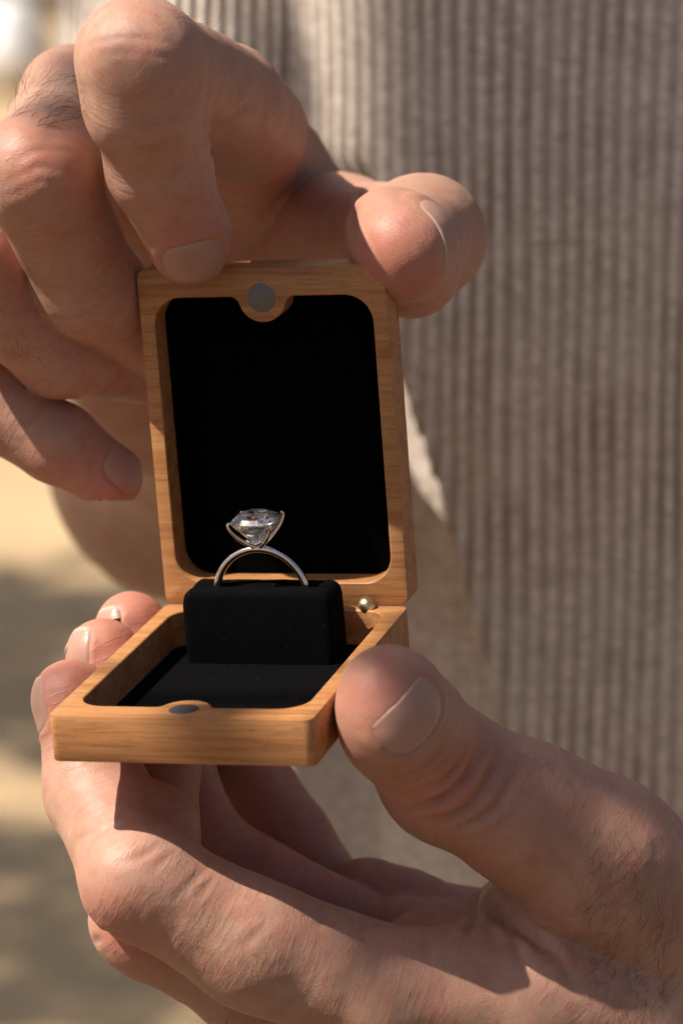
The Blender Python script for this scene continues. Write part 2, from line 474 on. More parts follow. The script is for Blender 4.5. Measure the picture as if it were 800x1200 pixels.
def tray_mesh(name, outer, cav, H, depth):
    """a block of plan `outer`, thickness H below z=0, with a pocket of plan `cav`"""
    bm = bmesh.new()
    def ring(pts, z): return [bm.verts.new((x * .001, y * .001, z * .001)) for x, y in pts]
    def ins(pts, d):
        P = np.array(pts); n = len(P); out = []
        for i in range(n):
            t = P[(i + 1) % n] - P[i - 1]; t = t / (np.linalg.norm(t) + 1e-9)
            out.append(P[i] + d * np.array([-t[1], t[0]]))
        return out
    def bridge(a, b):
        n = len(a)
        for i in range(n): bm.faces.new((a[i], a[(i + 1) % n], b[(i + 1) % n], b[i]))
    bv = .22
    o0 = ring(ins(outer, bv), 0); o05 = ring(ins(outer, bv * .3), -bv * .3); o1 = ring(outer, -bv); o2 = ring(outer, -H + bv); o25 = ring(ins(outer, bv * .3), -H + bv * .3); o3 = ring(ins(outer, bv), -H)
    bridge(o0, o05); bridge(o05, o1); bridge(o1, o2); bridge(o2, o25); bridge(o25, o3); bm.faces.new(o3[::-1])
    cv = .18
    c0 = ring(ins(cav, -cv), 0); c1 = ring(cav, -cv); c2 = ring(cav, -depth)
    bridge(c1, c0); bridge(c2, c1); bm.faces.new(c2)
    edges = []
    for L in (o0, c0):
        for i in range(len(L)):
            edges.append(bm.edges.get((L[i], L[(i + 1) % len(L)])))
    bmesh.ops.triangle_fill(bm, use_beauty=True, edges=edges, normal=(0, 0, 1))
    me = from_bm(name, bm)
    return me
def shade_auto(o, deg=35):
    me = o.data
    me.polygons.foreach_set('use_smooth', np.ones(len(me.polygons), bool))
    bm = bmesh.new(); bm.from_mesh(me)
    for e in bm.edges:
        if len(e.link_faces) == 2 and e.calc_face_angle(0) > R_(deg): e.smooth = False
    bm.to_mesh(me); bm.free()
outer = rrect(0, 0, BW, BD, 1.7, 6)
cavb = cavity_outline(3.3, 5.8, BW - 3.3, BD - 3.1, 5.4, 24.6, 4.9, -.9, 1.6)
base = link('base', tray_mesh('base', outer, cavb, BH, BH - 1.3), M_WOOD, ring_box); shade_auto(base)
def sheet(name, outline, z, mat, parent, thick=.5, insx=.06):
    bm = bmesh.new()
    P = np.array(outline); c = P.mean(0); P = c + (P - c) * (1 - insx / 20)
    a = [bm.verts.new((x * .001, y * .001, z * .001)) for x, y in P]
    b = [bm.verts.new((x * .001, y * .001, (z - thick) * .001)) for x, y in P]
    bm.faces.new(a); bm.faces.new(b[::-1])
    for i in range(len(a)): bm.faces.new((a[i - 1], b[i - 1], b[i], a[i]))
    return link(name, from_bm(name, bm), mat, parent)
def disc(name, x, y, z, r, h, mat, parent, n=40):
    bm = bmesh.new()
    prof = [(0, 0), (r - .25, 0), (r - .07, -.08), (r, -.25), (r, -h)]
    rings = []
    for (q, dz) in prof:
        if q == 0: rings.append([bm.verts.new((x * .001, y * .001, z * .001))]); continue
        rings.append([bm.verts.new(((x + q * math.cos(2 * math.pi * i / n)) * .001, (y + q * math.sin(2 * math.pi * i / n)) * .001, (z + dz) * .001)) for i in range(n)])
    for i in range(n):
        bm.faces.new((rings[0][0], rings[1][i], rings[1][(i + 1) % n]))
        for a, b in zip(rings[1:-1], rings[2:]): bm.faces.new((a[i], b[i], b[(i + 1) % n], a[(i + 1) % n]))
    o = link(name, from_bm(name, bm), mat, parent); shade_auto(o, 50); return o
sheet('lining', cavb, -BH + 1.3 + .55, M_VEL, base)['label'] = 'black velvet lining on the floor of the base'
disc('magnet', 24.6, 4.7, .05, 2.9, 1.0, M_MAG, base)

# lid: local plan frame x, along the lid (0 = hinge side), then thickness
LA = R_(89.2)
lid_piv = empty('tmp')
ln_u = np.array([0, math.cos(LA), math.sin(LA)]); ln_n = np.array([0, -math.sin(LA), math.cos(LA)])  # rim side faces the front
lm = Matrix.Identity(4)
colx, coly, colz = np.array([-1.0, 0, 0]), -ln_u, ln_n
orgl = np.array([BW, BD, .12]) + ln_u * BD
for i in range(3):
    lm[i][0] = colx[i]; lm[i][1] = coly[i]; lm[i][2] = colz[i]; lm[i][3] = orgl[i] * .001
bpy.data.objects.remove(lid_piv)
LTAB = 24.9
cavl = cavity_outline(2.9, 5.6, BW - 2.9, BD - 4.5, 5.6, LTAB, 4.8, .3, 2.0)
lid = link('lid', tray_mesh('lid', outer, cavl, LH, LH - 1.4), M_WOOD, ring_box); shade_auto(lid)
lid.matrix_local = lm
sheet('lining', cavl, -LH + 1.4 + .5, M_LIN, lid)['label'] = 'black felt lining inside the lid'
disc('magnet', LTAB, 5.9, .05, 3.0, 1.0, M_MAG, lid)

# hinge pins: small round-headed brass barrels between lid and base
def hinge(x):
    bm = bmesh.new()
    bmesh.ops.create_uvsphere(bm, u_segments=24, v_segments=14, radius=.0017)
    for v in bm.verts:
        if v.co.z < 0: v.co.z *= 1.4
        a = math.atan2(v.co.y, v.co.x)
    o = link('hinge_pin', from_bm('hinge_pin', bm, True), M_BRASS, ring_box)
    o.location = (x * .001, (BD - 1.7) * .001, .0006); return o
hinge(BW - 8.0); hinge(8.0)

# velvet cushion: front bolster and rear bolster with the slot between, on one pad
def cushion_mesh():
    x0, x1, y0, y1, z0, z1 = 9.2, 38.9, 51.3, 61.2, -BH + 1.9, 7.6
    bm = bmesh.new()
    # profile across y (rounded tops with slot), swept along x with rounded ends
    yc = (y0 + y1) / 2
    prof = []
    def top(ya, yb, n=7):
        r = 1.5
        for i in range(n): a = math.pi - (math.pi / 2) * i / (n - 1); prof.append((ya + r + r * math.cos(a), z1 - r + r * math.sin(a)))
        r2 = .9
        for i in range(n): a = math.pi / 2 - (math.pi / 2) * i / (n - 1); prof.append((yb - r2 + r2 * math.cos(a), z1 - r2 + r2 * math.sin(a)))
    prof.append((y0, z0)); 
    for k in range(1, 8): prof.append((y0 - .25 * math.sin(math.pi * k / 8), z0 + (z1 - 1.5 - z0) * k / 8))
    top(y0, yc - .25)
    prof.append((yc - .2, z1 - 5)); prof.append((yc + .2, z1 - 5))
    r = .9; n = 7
    for i in range(n): a = math.pi - (math.pi / 2) * i / (n - 1); prof.append((yc + .25 + r + r * math.cos(a), z1 - r + r * math.sin(a)))
    r = 1.5
    for i in range(n): a = math.pi / 2 - (math.pi / 2) * i / (n - 1); prof.append((y1 - r + r * math.cos(a), z1 - r + r * math.sin(a)))
    prof.append((y1, z0))
    rows = []
    xs = [0, .25, .7, 1.3, 2.0] + list(np.linspace(3.5, x1 - x0 - 3.5, 36)) + [x1 - x0 - t for t in (2.0, 1.3, .7, .25, 0)]
    for s in xs:
        e = min(s, x1 - x0 - s); k = max(0, 1 - e / 2.0); dz = 2.0 * (1 - math.sqrt(max(0, 1 - k * k))); sy = 1 - .10 * k ** 3
        row = []
        for (y, z) in prof:
            zz = z - dz * max(0, (z - z0) / (z1 - z0)) ** 3
            w = .16 * noise.noise(Vector((s * .25, y * .3, z * .25))) + .05 * noise.noise(Vector((s * .9, y, z)))
            row.append(bm.verts.new(((x0 + s) * .001, (yc + (y - yc) * sy + w * (1 if z > z0 else 0)) * .001, (zz + w) * .001)))
        rows.append(row)
    for a, b in zip(rows[:-1], rows[1:]):
        for i in range(len(a) - 1): bm.faces.new((a[i], b[i], b[i + 1], a[i + 1]))
    for r_ in (rows[0], rows[-1]): bm.faces.new(r_)
    return from_bm('ring_cushion', bm, True)
cus = link('ring_cushion', cushion_mesh(), M_VEL, ring_box); shade_auto(cus, 60)
cus['label'] = 'black velvet slotted cushion that holds the ring'

# ================================================================== the ring
ring = empty('engagement_ring'); 
RC = np.array([24.0, 56.35, 5.9])                 # centre of the band, in the box frame
rm = box_matrix() @ Matrix.Translation(Vector(RC * .001)); ring.matrix_world = rm
tag(ring, 'white gold solitaire ring with square cushion diamond standing in the velvet slot', 'ring')
def band_mesh():
    bm = bmesh.new(); n, m = 128, 20; Rm = 9.0
    rows = []
    for i in range(n):
        a = 2 * math.pi * i / n; row = []
        for j in range(m):
            b = 2 * math.pi * j / m
            r = Rm + .70 * math.copysign(abs(math.cos(b)) ** .8, math.cos(b)); y = .85 * math.copysign(abs(math.sin(b)) ** .75, math.sin(b))
            row.append(bm.verts.new((r * math.sin(a) * .001, y * .001, r * math.cos(a) * .001)))
        rows.append(row)
    for i in range(n):
        for j in range(m):
            bm.faces.new((rows[i][j], rows[(i + 1) % n][j], rows[(i + 1) % n][(j + 1) % m], rows[i][(j + 1) % m]))
    return from_bm('band', bm, True)
link('band', band_mesh(), M_GOLD, ring)
ZC = 9.75                                           # where the head meets the band
ZG = ZC + 5.0                                       # girdle
SQ = 4.6                                           # half side of the stone
def stone_mesh():
    bm = bmesh.new()
    def rsq(s, z, n=32, p=3.4, tw=0):
        out = []
        for i in range(n):
            a = 2 * math.pi * (i + tw) / n
            c, s_ = math.cos(a), math.sin(a)
            k = s / (abs(c) ** p + abs(s_) ** p) ** (1 / p)
            out.append(bm.verts.new((k * c * .001, k * s_ * .001, z * .001)))
        return out
    tz = ZG + 1.45
    T = rsq(SQ * .62, tz, 8, 2.2, .5)
    C1 = rsq(SQ * .84, ZG + .90, 16, 2.6, 0)
    G1 = rsq(SQ, ZG + .12, 32)
    G0 = rsq(SQ, ZG - .10, 32)
    P1 = rsq(SQ * .84, ZG - 1.35, 16, 2.8, .5)
    P2 = rsq(SQ * .50, ZG - 3.05, 16, 2.3, 0)
    cu = bm.verts.new((0, 0, (ZG - 4.75) * .001))
    bm.faces.new(T)
    for i in range(8):
        t0, t1 = T[i], T[(i + 1) % 8]
        a, b, c = C1[(2 * i + 1) % 16], C1[(2 * i + 2) % 16], C1[(2 * i + 3) % 16]
        bm.faces.new((t0, a, b)); bm.faces.new((t0, b, t1)); bm.faces.new((t1, b, c))
    for i in range(16):
        a, b = C1[i], C1[(i + 1) % 16]
        g = [G1[(2 * i + k) % 32] for k in range(3)]
        bm.faces.new((a, g[0], g[1])); bm.faces.new((a, g[1], b)); bm.faces.new((b, g[1], g[2]))
    for i in range(32): bm.faces.new((G1[i], G0[i], G0[(i + 1) % 32], G1[(i + 1) % 32]))
    for i in range(16):
        p = P1[i]; g = [G0[(2 * i + k) % 32] for k in range(3)]
        bm.faces.new((g[0], p, g[1])); bm.faces.new((g[1], p, g[2]))
        q = P1[(i + 1) % 16]; bm.faces.new((g[2], p, q))
        r0, r1 = P2[i], P2[(i + 1) % 16]
        bm.faces.new((p, r0, r1)); bm.faces.new((p, r1, q))
        bm.faces.new((r0, cu, r1))
    for v in bm.verts:
        if v not in T and abs(v.co.z * 1000 - ZG) > .2: v.co += Vector((random.gauss(0, 1), random.gauss(0, 1), random.gauss(0, .8))) * .000045
    bmesh.ops.triangulate(bm, faces=[f for f in bm.faces if len(f.verts) == 4])
    return from_bm('diamond', bm)
link('diamond', stone_mesh(), M_DIA, ring)
def tube(bm, pts, rad, n=10, flat=None):
    pts = [Vector(p) for p in pts]; rows = []
    up = Vector((0, 0, 1))
    for i, p in enumerate(pts):
        t = (pts[min(i + 1, len(pts) - 1)] - pts[max(i - 1, 0)]).normalized()
        s = t.cross(flat if flat is not None else up)
        if s.length < 1e-4: s = t.cross(Vector((1, 0, 0)))
        s.normalize(); v = s.cross(t)
        r = rad[i] if hasattr(rad, '__len__') else rad
        ra, rb = r if hasattr(r, '__len__') else (r, r)
        rows.append([bm.verts.new(p + s * (ra * math.cos(2 * math.pi * j / n)) + v * (rb * math.sin(2 * math.pi * j / n))) for j in range(n)])
    for a, b in zip(rows[:-1], rows[1:]):
        for j in range(n): bm.faces.new((a[j], b[j], b[(j + 1) % n], a[(j + 1) % n]))
    for r_ in (rows[0], rows[-1]): bm.faces.new(r_)
for k in range(4):                                  # the four petal claws
    a = math.pi / 4 + k * math.pi / 2; d = Vector((math.cos(a), math.sin(a), 0)); perp = Vector((-d.y, d.x, 0))
    Rc = SQ * 1.26 + .30
    pts = []; rad = []
    N = 16
    for i in range(N + 1):
        t = i / N
        r = .25 + (Rc - .25) * (1 - (1 - t) ** 1.55) ** .92
        z = ZC - .45 + (ZG + .02 - ZC + .45) * t ** 1.05
        pts.append((d * r + Vector((0, 0, z))) * .001)
        rad.append(((.95 - .52 * t) * .00052, (.75 - .2 * t) * .00046))
    for i in range(1, 4):
        b = i / 3 * 1.9
        pts.append((d * (Rc - .42 * (1 - math.cos(b))) + Vector((0, 0, ZG + .02 + .42 * math.sin(b)))) * .001)
        rad.append((.00026, .00026 - .00003 * i))
    bm = bmesh.new(); tube(bm, pts, rad, 12, flat=perp)
    link('claw', from_bm('claw', bm, True), M_GOLD, ring)
# basket: two V rails on each side joining the claws low down
bm = bmesh.new()
for k in range(4):
    a0 = math.pi / 4 + k * math.pi / 2; a1 = a0 + math.pi / 2
    pts = []
    for i in range(9):
        t = i / 8; a = a0 + (a1 - a0) * t
        sag = 1 - 4 * (t - .5) ** 2
        r = 2.2 - .75 * sag; z = ZC + 1.25 - .75 * sag
        pts.append(Vector((r * math.cos(a), r * math.sin(a), z)) * .001)
    tube(bm, pts, .00032, 8)
link('basket', from_bm('basket', bm, True), M_GOLD, ring)

# ================================================================== the person: two hands, arms, knit shirt
person = empty('person', view2world(at(1100, 600, 930)) * np.array([1, 1, 0]))
tag(person, 'person in an oatmeal ribbed knit holding the open ring box in both hands', 'person')
PINV = Matrix.Translation(-person.location)

# ---- upper hand (grips the lid)
U_index = Grp(2.5, chain([(292, 152, 690, 11.6), (262, 122, 666, 11.8), (166, 74, 628, 11.3), (186, 195, 643, 10.0), (223, 288, 654, 7.5)], 1.3))
U_index.ch += [ball(160, 66, 631, 11.2), ball(220, 268, 653, 7.9), ball(165, 122, 632, 10.9)]
U_middle = Grp(2.5, chain([(170, 100, 715, 11), (88, 118, 690, 10.6), (45, 205, 650, 10.8), (105, 335, 671, 9.9), (190, 400, 690, 8.5)], 3.5))
U_middle.ch += [ball(42, 200, 651, 10.6)]
U_ring = Grp(2.5, chain([(60, 180, 740, 10.5), (-10, 230, 715, 10.2), (-45, 320, 668, 10.2), (70, 410, 684, 9.0), (180, 430, 700, 7.8)], 3.5))
U_pinky = Grp(2.0, chain([(30, 300, 760, 9.0), (-60, 380, 720, 8.8), (-50, 455, 690, 8.7), (70, 520, 690, 7.8), (128, 560, 692, 6.8)], 3.0))
U_thumb = Grp(3.0, chain([(330, 310, 752, 13), (398, 268, 722, 10.0), (496, 278, 688, 10.9), (477, 288, 664, 10.4)], 8.0))
U_thumb.ch += [ball(474, 292, 657, 10.2), ball(484, 322, 668, 8.6), ball(454, 268, 661, 8.0)]
U_palm = Grp(7.0, chain([(292, 152, 694, 10.6), (300, 190, 734, 10.5)]), chain([(300, 190, 734, 10.5), (310, 380, 795, 18)]), chain([(170, 100, 715, 11), (260, 380, 800, 17)]),
             chain([(60, 180, 740, 10.5), (220, 400, 810, 16)]), chain([(30, 300, 762, 9.5), (200, 430, 810, 15)]), chain([(290, 150, 722, 8.5), (335, 194, 733, 7.5), (398, 258, 731, 8.0)]), chain([(320, 230, 740, 9), (325, 310, 758, 13), (290, 390, 795, 18)]), chain([(60, 330, 765, 10), (185, 480, 805, 16)]),
             chain([(290, 390, 795, 20), (260, 450, 860, 25)]))
class Hand:
    def __init__(s, palm, fingers, kp, kf): s.p = palm; s.f = fingers; s.kp = kp; s.kf = kf
    def d(s, P):
        d = s.p.d(P)
        f = None
        for g in s.f:
            e = g.d(P); f = e if f is None else smin(f, e, s.kf)
        return smin(d, f, s.kp)
    def box(s):
        bs = [s.p.box()] + [g.box() for g in s.f]
        return np.min([b[0] for b in bs], 0), np.max([b[1] for b in bs], 0)
HU = Hand(U_palm, [U_index, U_middle, U_ring, U_pinky, U_thumb], 1.8, .7)

# ---- lower hand (carries the base)
L_index = Grp(2.5, chain([(452, 1165, 638, 12.8), (300, 1108, 634, 11.5), (166, 1032, 632, 10.7), (112, 925, 650, 9.3), (86, 826, 652, 7.2)], 4.0))
L_index.ch += [ball(84, 818, 652, 7.3), ball(176, 975, 644, 9.6)]
L_middle = Grp(2.5, chain([(450, 1222, 664, 12), (300, 1150, 656, 11), (176, 1076, 647, 10.6), (176, 895, 666, 9.0), (121, 768, 668, 7.3)], 4.0))
L_ring = Grp(2.5, chain([(440, 1112, 686, 10.5), (292, 1038, 680, 9.7), (226, 985, 678, 9.3), (195, 880, 680, 8.3), (154, 736, 682, 7.3)], 3.0))
L_pinky = Grp(2.5, chain([(405, 1085, 703, 9.2), (336, 988, 700, 9.3), (278, 890, 694, 8.4), (235, 780, 696, 6.5)], 2.0))
L_thumb = Grp(3.0, chain([(840, 1130, 652, 18), (700, 1008, 640, 15.2), (618, 955, 636, 12.9), (524, 908, 634, 11.7), (474, 850, 622, 10.3), (457, 824, 615, 9.0)], 5.0))
L_thumb.ch += [ball(457, 814, 616, 8.9), ball(456, 850, 616, 9.0)]
L_palm = Grp(8.0, chain([(452, 1165, 636, 12.5), (900, 1210, 654, 20)]), chain([(450, 1222, 666, 11.5), (900, 1230, 666, 18)]), chain([(500, 1130, 659, 9), (900, 1190, 666, 18)]), chain([(470, 1112, 680, 10.5), (880, 1190, 676, 16)]),
             chain([(430, 1075, 698, 9.6), (860, 1180, 688, 16)]), chain([(700, 1010, 651, 14), (850, 1120, 659, 20)]), chain([(600, 1085, 654, 8), (500, 1125, 654, 8)]), chain([(640, 1060, 650, 9), (640, 1180, 644, 14)]),
             chain([(860, 1150, 659, 24), (1010, 1195, 673, 25)]), chain([(880, 1110, 654, 20), (1020, 1150, 668, 22)]))
L_mound = Grp(3.0, chain([(432, 1064, 694, 10.3), (478, 1082, 690, 10.0), (640, 1150, 680, 14)], 3.0))
HL = Hand(L_palm, [L_index, L_middle, L_ring, L_pinky, L_thumb, L_mound], 1.5, .7)

# nails: (hand, centre pixel-direction, finger axis, outward normal, length, width)
def nail_on(S, a, b, off, nm, L, Wd, free=.12):
    a, b = at(*a), at(*b); ax = (b - a) / np.linalg.norm(b - a)
    nm = np.asarray(nm, float); nm = nm - ax * (nm @ ax); nm /= np.linalg.norm(nm)
    o = b + ax * off
    H, hit = march(S, (o + nm * 16)[None].astype(np.float32), (-nm)[None].astype(np.float32), 60, 40)
    g = grad(S, H)[0]
    nn = nm * .6 + g * .4
    return Nail(H[0].astype(float), ax - nn * (ax @ nn), nn, L, Wd, free)
NU = [nail_on(HU, (200, 190, 643), (224, 288, 654), .2, (-.06, .25, -1), 11.5, 12.2, .07),
      nail_on(HU, (70, 520, 690), (128, 560, 692), 1.0, (.30, .45, -.75), 9.0, 8.6, .08),
      nail_on(HU, (520, 268, 690), (484, 288, 660), 3.4, (.60, .10, -.80), 10.0, 16.5, .10)]
NL = [nail_on(HL, (112, 925, 646), (86, 826, 652), 1.0, (-1, .0, -.25), 10.5, 9.6, .14),
      nail_on(HL, (130, 905, 664), (121, 768, 668), 0.8, (-.82, .1, -.56), 9.4, 8.8, .16),
      nail_on(HL, (180, 870, 680), (154, 736, 682), 0.4, (-.74, .1, -.64), 9.0, 8.8, .16),
      nail_on(HL, (524, 908, 634), (460, 824, 616), 3.2, (.14, .02, -.98), 9.0, 15.0, .07)]

# creases: polylines seen on the skin, depth mm, half width mm
CU = [([(88, 62), (120, 48), (160, 44), (205, 52)], .16, .6), ([(96, 78), (140, 62), (190, 66), (222, 74)], .15, .6),
      ([(150, 200), (172, 193), (200, 190), (225, 196)], .22, .6), ([(155, 214), (180, 206), (215, 208)], .18, .6), ([(150, 178), (180, 172), (212, 176)], .22, .6),
      ([(240, 160), (262, 148), (282, 130), (300, 118)], .6, 1.2), ([(240, 182), (262, 172)], .4, .8),
      ([(0, 170), (30, 150), (70, 150), (95, 158)], .16, .6), ([(5, 215), (45, 195), (90, 205)], .2, .6), ([(8, 230), (50, 213), (95, 222)], .15, .6), ([(20, 185), (50, 175), (85, 180)], .25, .7),
      ([(60, 375), (90, 372), (120, 360)], .3, .8), ([(0, 340), (25, 320)], .3, .7), ([(20, 500), (45, 490), (65, 470)], .3, .8), ([(75, 545), (95, 525), (110, 500)], .35, .8),
      ([(418, 225), (414, 250), (418, 290)], .5, 1.0), ([(430, 270), (445, 300), (462, 330)], .25, .8)]
CL = [([(458, 925), (490, 915), (520, 893), (540, 868)], .4, .6), ([(478, 950), (515, 938), (548, 912), (568, 872)], .5, .6), ([(500, 962), (540, 948), (572, 918), (592, 885)], .6, .7),
      ([(525, 975), (562, 960), (596, 925), (612, 890)], .4, .7), ([(470, 912), (492, 902), (512, 882)], .3, .5), ([(555, 985), (590, 965), (620, 930)], .3, .7),
      ([(575, 1050), (600, 1100), (612, 1130)], .6, .9), ([(560, 1045), (556, 1075), (548, 1100)], .7, .9), ([(620, 1090), (655, 1125), (672, 1160)], .5, 1.0),
      ([(490, 945), (520, 935), (548, 905), (560, 880)], 1.25, .9), ([(515, 965), (550, 945), (575, 905), (584, 880)], 1.0, .9), ([(500, 925), (530, 905), (545, 880)], .85, .7),
      ([(485, 905), (510, 888), (525, 862)], .5, .7), ([(540, 968), (580, 945), (600, 905)], .8, .8), ([(470, 890), (495, 872)], .25, .7),
      ([(545, 1035), (575, 1062), (610, 1090), (645, 1118)], 1.9, 1.3), ([(560, 1025), (572, 1060), (580, 1090)], .6, 1.1), ([(590, 1050), (612, 1085), (640, 1105)], .5, 1.0),
      ([(242, 1014), (226, 1032), (205, 1052)], .28, .7), ([(252, 1026), (238, 1046), (222, 1062)], .18, .6), ([(195, 985), (170, 1002), (140, 1012)], .3, .8), ([(205, 1000), (180, 1016)], .25, .7),
      ([(385, 1062), (378, 1078), (362, 1092)], .2, .7), ([(505, 1085), (500, 1105), (502, 1130)], .3, .9),
      ([(150, 955), (120, 975), (85, 985)], .3, .8), ([(110, 1105), (128, 1092), (150, 1098)], .45, .8), ([(118, 1122), (140, 1106), (165, 1112)], .4, .8), ([(102, 1080), (118, 1072)], .4, .7),
      ([(270, 1120), (300, 1095), (320, 1075)], .2, .8), ([(640, 985), (665, 1010), (680, 1040)], .25, 1.0), ([(670, 975), (695, 1000)], .25, .9)]
FLU = [(225, 300, 646, 8), (160, 60, 622, 4), (45, 195, 642, 5), (140, 575, 686, 7), (455, 300, 648, 10), (300, 210, 700, 12), (420, 260, 665, 7)]
FLL = [(84, 800, 648, 9), (122, 745, 662, 9), (155, 715, 676, 9), (430, 800, 604, 9), (250, 960, 664, 12), (520, 910, 622, 8), (560, 1040, 612, 10), (130, 1105, 630, 10), (330, 980, 680, 14)]
def hand_mesh(S, lo, hi, h, nails, creases, flush, palm_dir):
    V, F = polygonize(S, lo, hi, h)
    N = grad(S, V)
    disp = np.zeros(len(V), np.float32); crs = np.zeros(len(V), np.float32)
    for n in nails:
        d, e = n.dent(V, N); disp += d; crs += .8 * e
    for pl, dep, w in creases:
        P, ok = pick(S, pl); P = P[ok]
        if len(P) < 2: continue
        m = (np.abs(V - P.mean(0)) < np.ptp(P, 0) / 2 + 6).all(1)
        d = polydist(V[m], P)
        # fade at both ends
        e = np.minimum(np.linalg.norm(V[m] - P[0], axis=1), np.linalg.norm(V[m] - P[-1], axis=1))
        fade = np.clip(e / 4 + .15, 0, 1)
        g = np.exp(-(d / w) ** 2) * fade
        disp[m] += .8 * dep * -g + .16 * dep * np.exp(-((d - 2.2 * w) / (1.1 * w)) ** 2) * fade
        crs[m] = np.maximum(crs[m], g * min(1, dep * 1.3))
    lump = np.array([noise.noise(Vector(v)) for v in (V * .11).tolist()]) * .28 + np.array([noise.noise(Vector(v)) for v in (V * .32 + 9).tolist()]) * .10
    V2 = V + N * (disp + lump.astype(np.float32))[:, None]
    fl = np.zeros(len(V), np.float32)
    for px, py, z, r in flush:
        q = at(px, py, z); fl = np.maximum(fl, np.exp(-((np.linalg.norm(V - q, axis=1)) / (r * 1.2)) ** 2))
    pd = np.array(palm_dir, float); pd /= np.linalg.norm(pd)
    pal = np.clip(N @ pd * 1.2 + .1, 0, 1)
    return V2, F, crs, fl, pal, along_of(S, V)
res = []
RES = .55
lo, hi = HU.box(); lo = np.maximum(lo, [-88, 5, 600]); hi = np.minimum(hi, [60, 130, 835])
res.append(hand_mesh(HU, lo - 3, hi + 3, RES, NU, CU, FLU, (.3, -.5, -.2)))
lo, hi = HL.box(); lo = np.maximum(lo, [-80, -140, 560]); hi = np.minimum(hi, [100, 0, 730])
res.append(hand_mesh(HL, lo - 3, hi + 3, RES, NL, CL, FLL, (-.1, .7, .3)))
# ---- arms, shoulders and trunk under the clothes (coarse)
def w2v(x, y, z): return np.array([[x, y, z - CAMZ]]) @ VM * 1000
TC = view2world(at(1120, 600, 930)); TX, TY = TC[0], .936            # trunk axis
def vw(x, y, z): return w2v(x, y, z)[0]
elR = at(228, 535, 925); elL = vw(TX + .30, TY - .06, 1.02)
shR = vw(TX - .17, TY + .02, 1.45); shL = vw(TX + .19, TY + .02, 1.45)
arms = Grp(12, Cap(at(278, 430, 815), elR, 25, 37), Cap(elR, shR, 37, 40), Cap(at(985, 1190, 660), elL, 24, 36), Cap(elL, shL, 38, 45),
           Cap(shR, shL, 45, 45), Cap(vw(TX, TY, 1.40), vw(TX, TY, 0.95), 50, 50), Cap(vw(TX, TY, 1.46), vw(TX, TY, 1.56), 50, 48))
lo, hi = arms.box()
V3, F3 = polygonize(arms, lo - 6, hi + 6, 6.0)
z3 = np.zeros(len(V3), np.float32); res.append((V3, F3, z3, z3, z3, V3[:, 0] * .5))
VV, FF, off = [], [], 0
for r_ in res: VV.append(r_[0]); FF.append(r_[1] + off); off += len(r_[0])
bme = mesh_np('body', view2world(np.concatenate(VV)), np.concatenate(FF))
for i, nm in ((2, 'crease'), (3, 'flush'), (4, 'palm'), (5, 'along')): fattr(bme, nm, np.concatenate([r_[i] for r_ in res]))
def pchild(name, me, mat, parent):
    o = link(name, me, mat, None); me.transform(PINV); o.parent = parent; return o
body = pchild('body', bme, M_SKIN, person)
for n in NU: pchild('fingernail', n.build(HU), M_NAIL, body)
for n in NL: pchild('fingernail', n.build(HL), M_NAIL, body)

# ---- hairs on the hands: thin tapering strands rooted in the skin
def hairs(S, polyreg, n, length, direction, bend, r=.034):
    """polyreg: polygon (in sight-line coordinates) of the hairy patch"""
    P = np.array(polyreg, float); out = []
    x0, y0 = P.min(0); x1, y1 = P.max(0); pts = []
    while len(pts) < n:
        x, y = random.uniform(x0, x1), random.uniform(y0, y1); c = False
        for i in range(len(P)):
            (xa, ya), (xb, yb) = P[i - 1], P[i]
            if (ya > y) != (yb > y) and x < (xb - xa) * (y - ya) / (yb - ya) + xa: c = not c
        if c: pts.append((x, y))
    H, ok = pick(S, pts); H = H[ok]; G = grad(S, H)
    for p, g in zip(H, G):
        d = np.array(direction, float) + np.random.normal(0, .22, 3); d = d - g * (d @ g); d /= np.linalg.norm(d) + 1e-6
        L = length * random.uniform(.5, 1.25); k = 7; cur = p - g * .3; row = [cur]
        dirn = d * .75 + g * random.uniform(.25, .8); b = np.random.normal(0, bend, 3)
        for i in range(k - 1):
            dirn = dirn + b / k - g * (.12 if i else 0); dirn /= np.linalg.norm(dirn)
            cur = cur + dirn * L / (k - 1)
            row.append(cur)
        row = np.array(row); sd = S.d(row.astype(np.float32)); gg = grad(S, row.astype(np.float32))
        row[1:] += gg[1:] * np.maximum(.12 - sd[1:], 0)[:, None]
        out.append((row, r * random.uniform(.7, 1.2)))
    return out
def hair_obj(strands, name):
    V, F, o = [], [], 0
    for row, r in strands:
        k = len(row); t = np.gradient(row, axis=0); t /= np.linalg.norm(t, axis=1, keepdims=True) + 1e-9
        a = np.cross(t, [.3, .5, .8]); a /= np.linalg.norm(a, axis=1, keepdims=True) + 1e-9; b = np.cross(t, a)
        rr = r * np.linspace(1, .25, k)[:, None]
        rg = [row + rr * (a * math.cos(q) + b * math.sin(q)) for q in (0, 2.094, 4.189)]
        V.append(np.stack(rg, 1).reshape(-1, 3))
        for i in range(k - 1):
            for j in range(3):
                F.append((o + 3 * i + j, o + 3 * i + (j + 1) % 3, o + 3 * i + 3 + (j + 1) % 3, o + 3 * i + 3 + j))
        o += 3 * k
    me = mesh_np(name, view2world(np.concatenate(V)), F)
    return tag(pchild(name, me, M_HAIR, body), kind='stuff')
hs = hairs(HU, [(2, 135), (30, 92), (70, 78), (98, 95), (100, 135), (50, 150)], 110, 5.5, (.9, .1, 0), .7, .045)
hs += hairs(HU, [(190, 8), (215, 14), (260, 26), (258, 38), (200, 22)], 22, 4.0, (.8, .5, 0), .8)
hs += hairs(HU, [(10, 385), (45, 390), (50, 420), (15, 425)], 9, 4, (.4, -.8, 0), .6, .045)
hair_obj(hs, 'hand_hair')
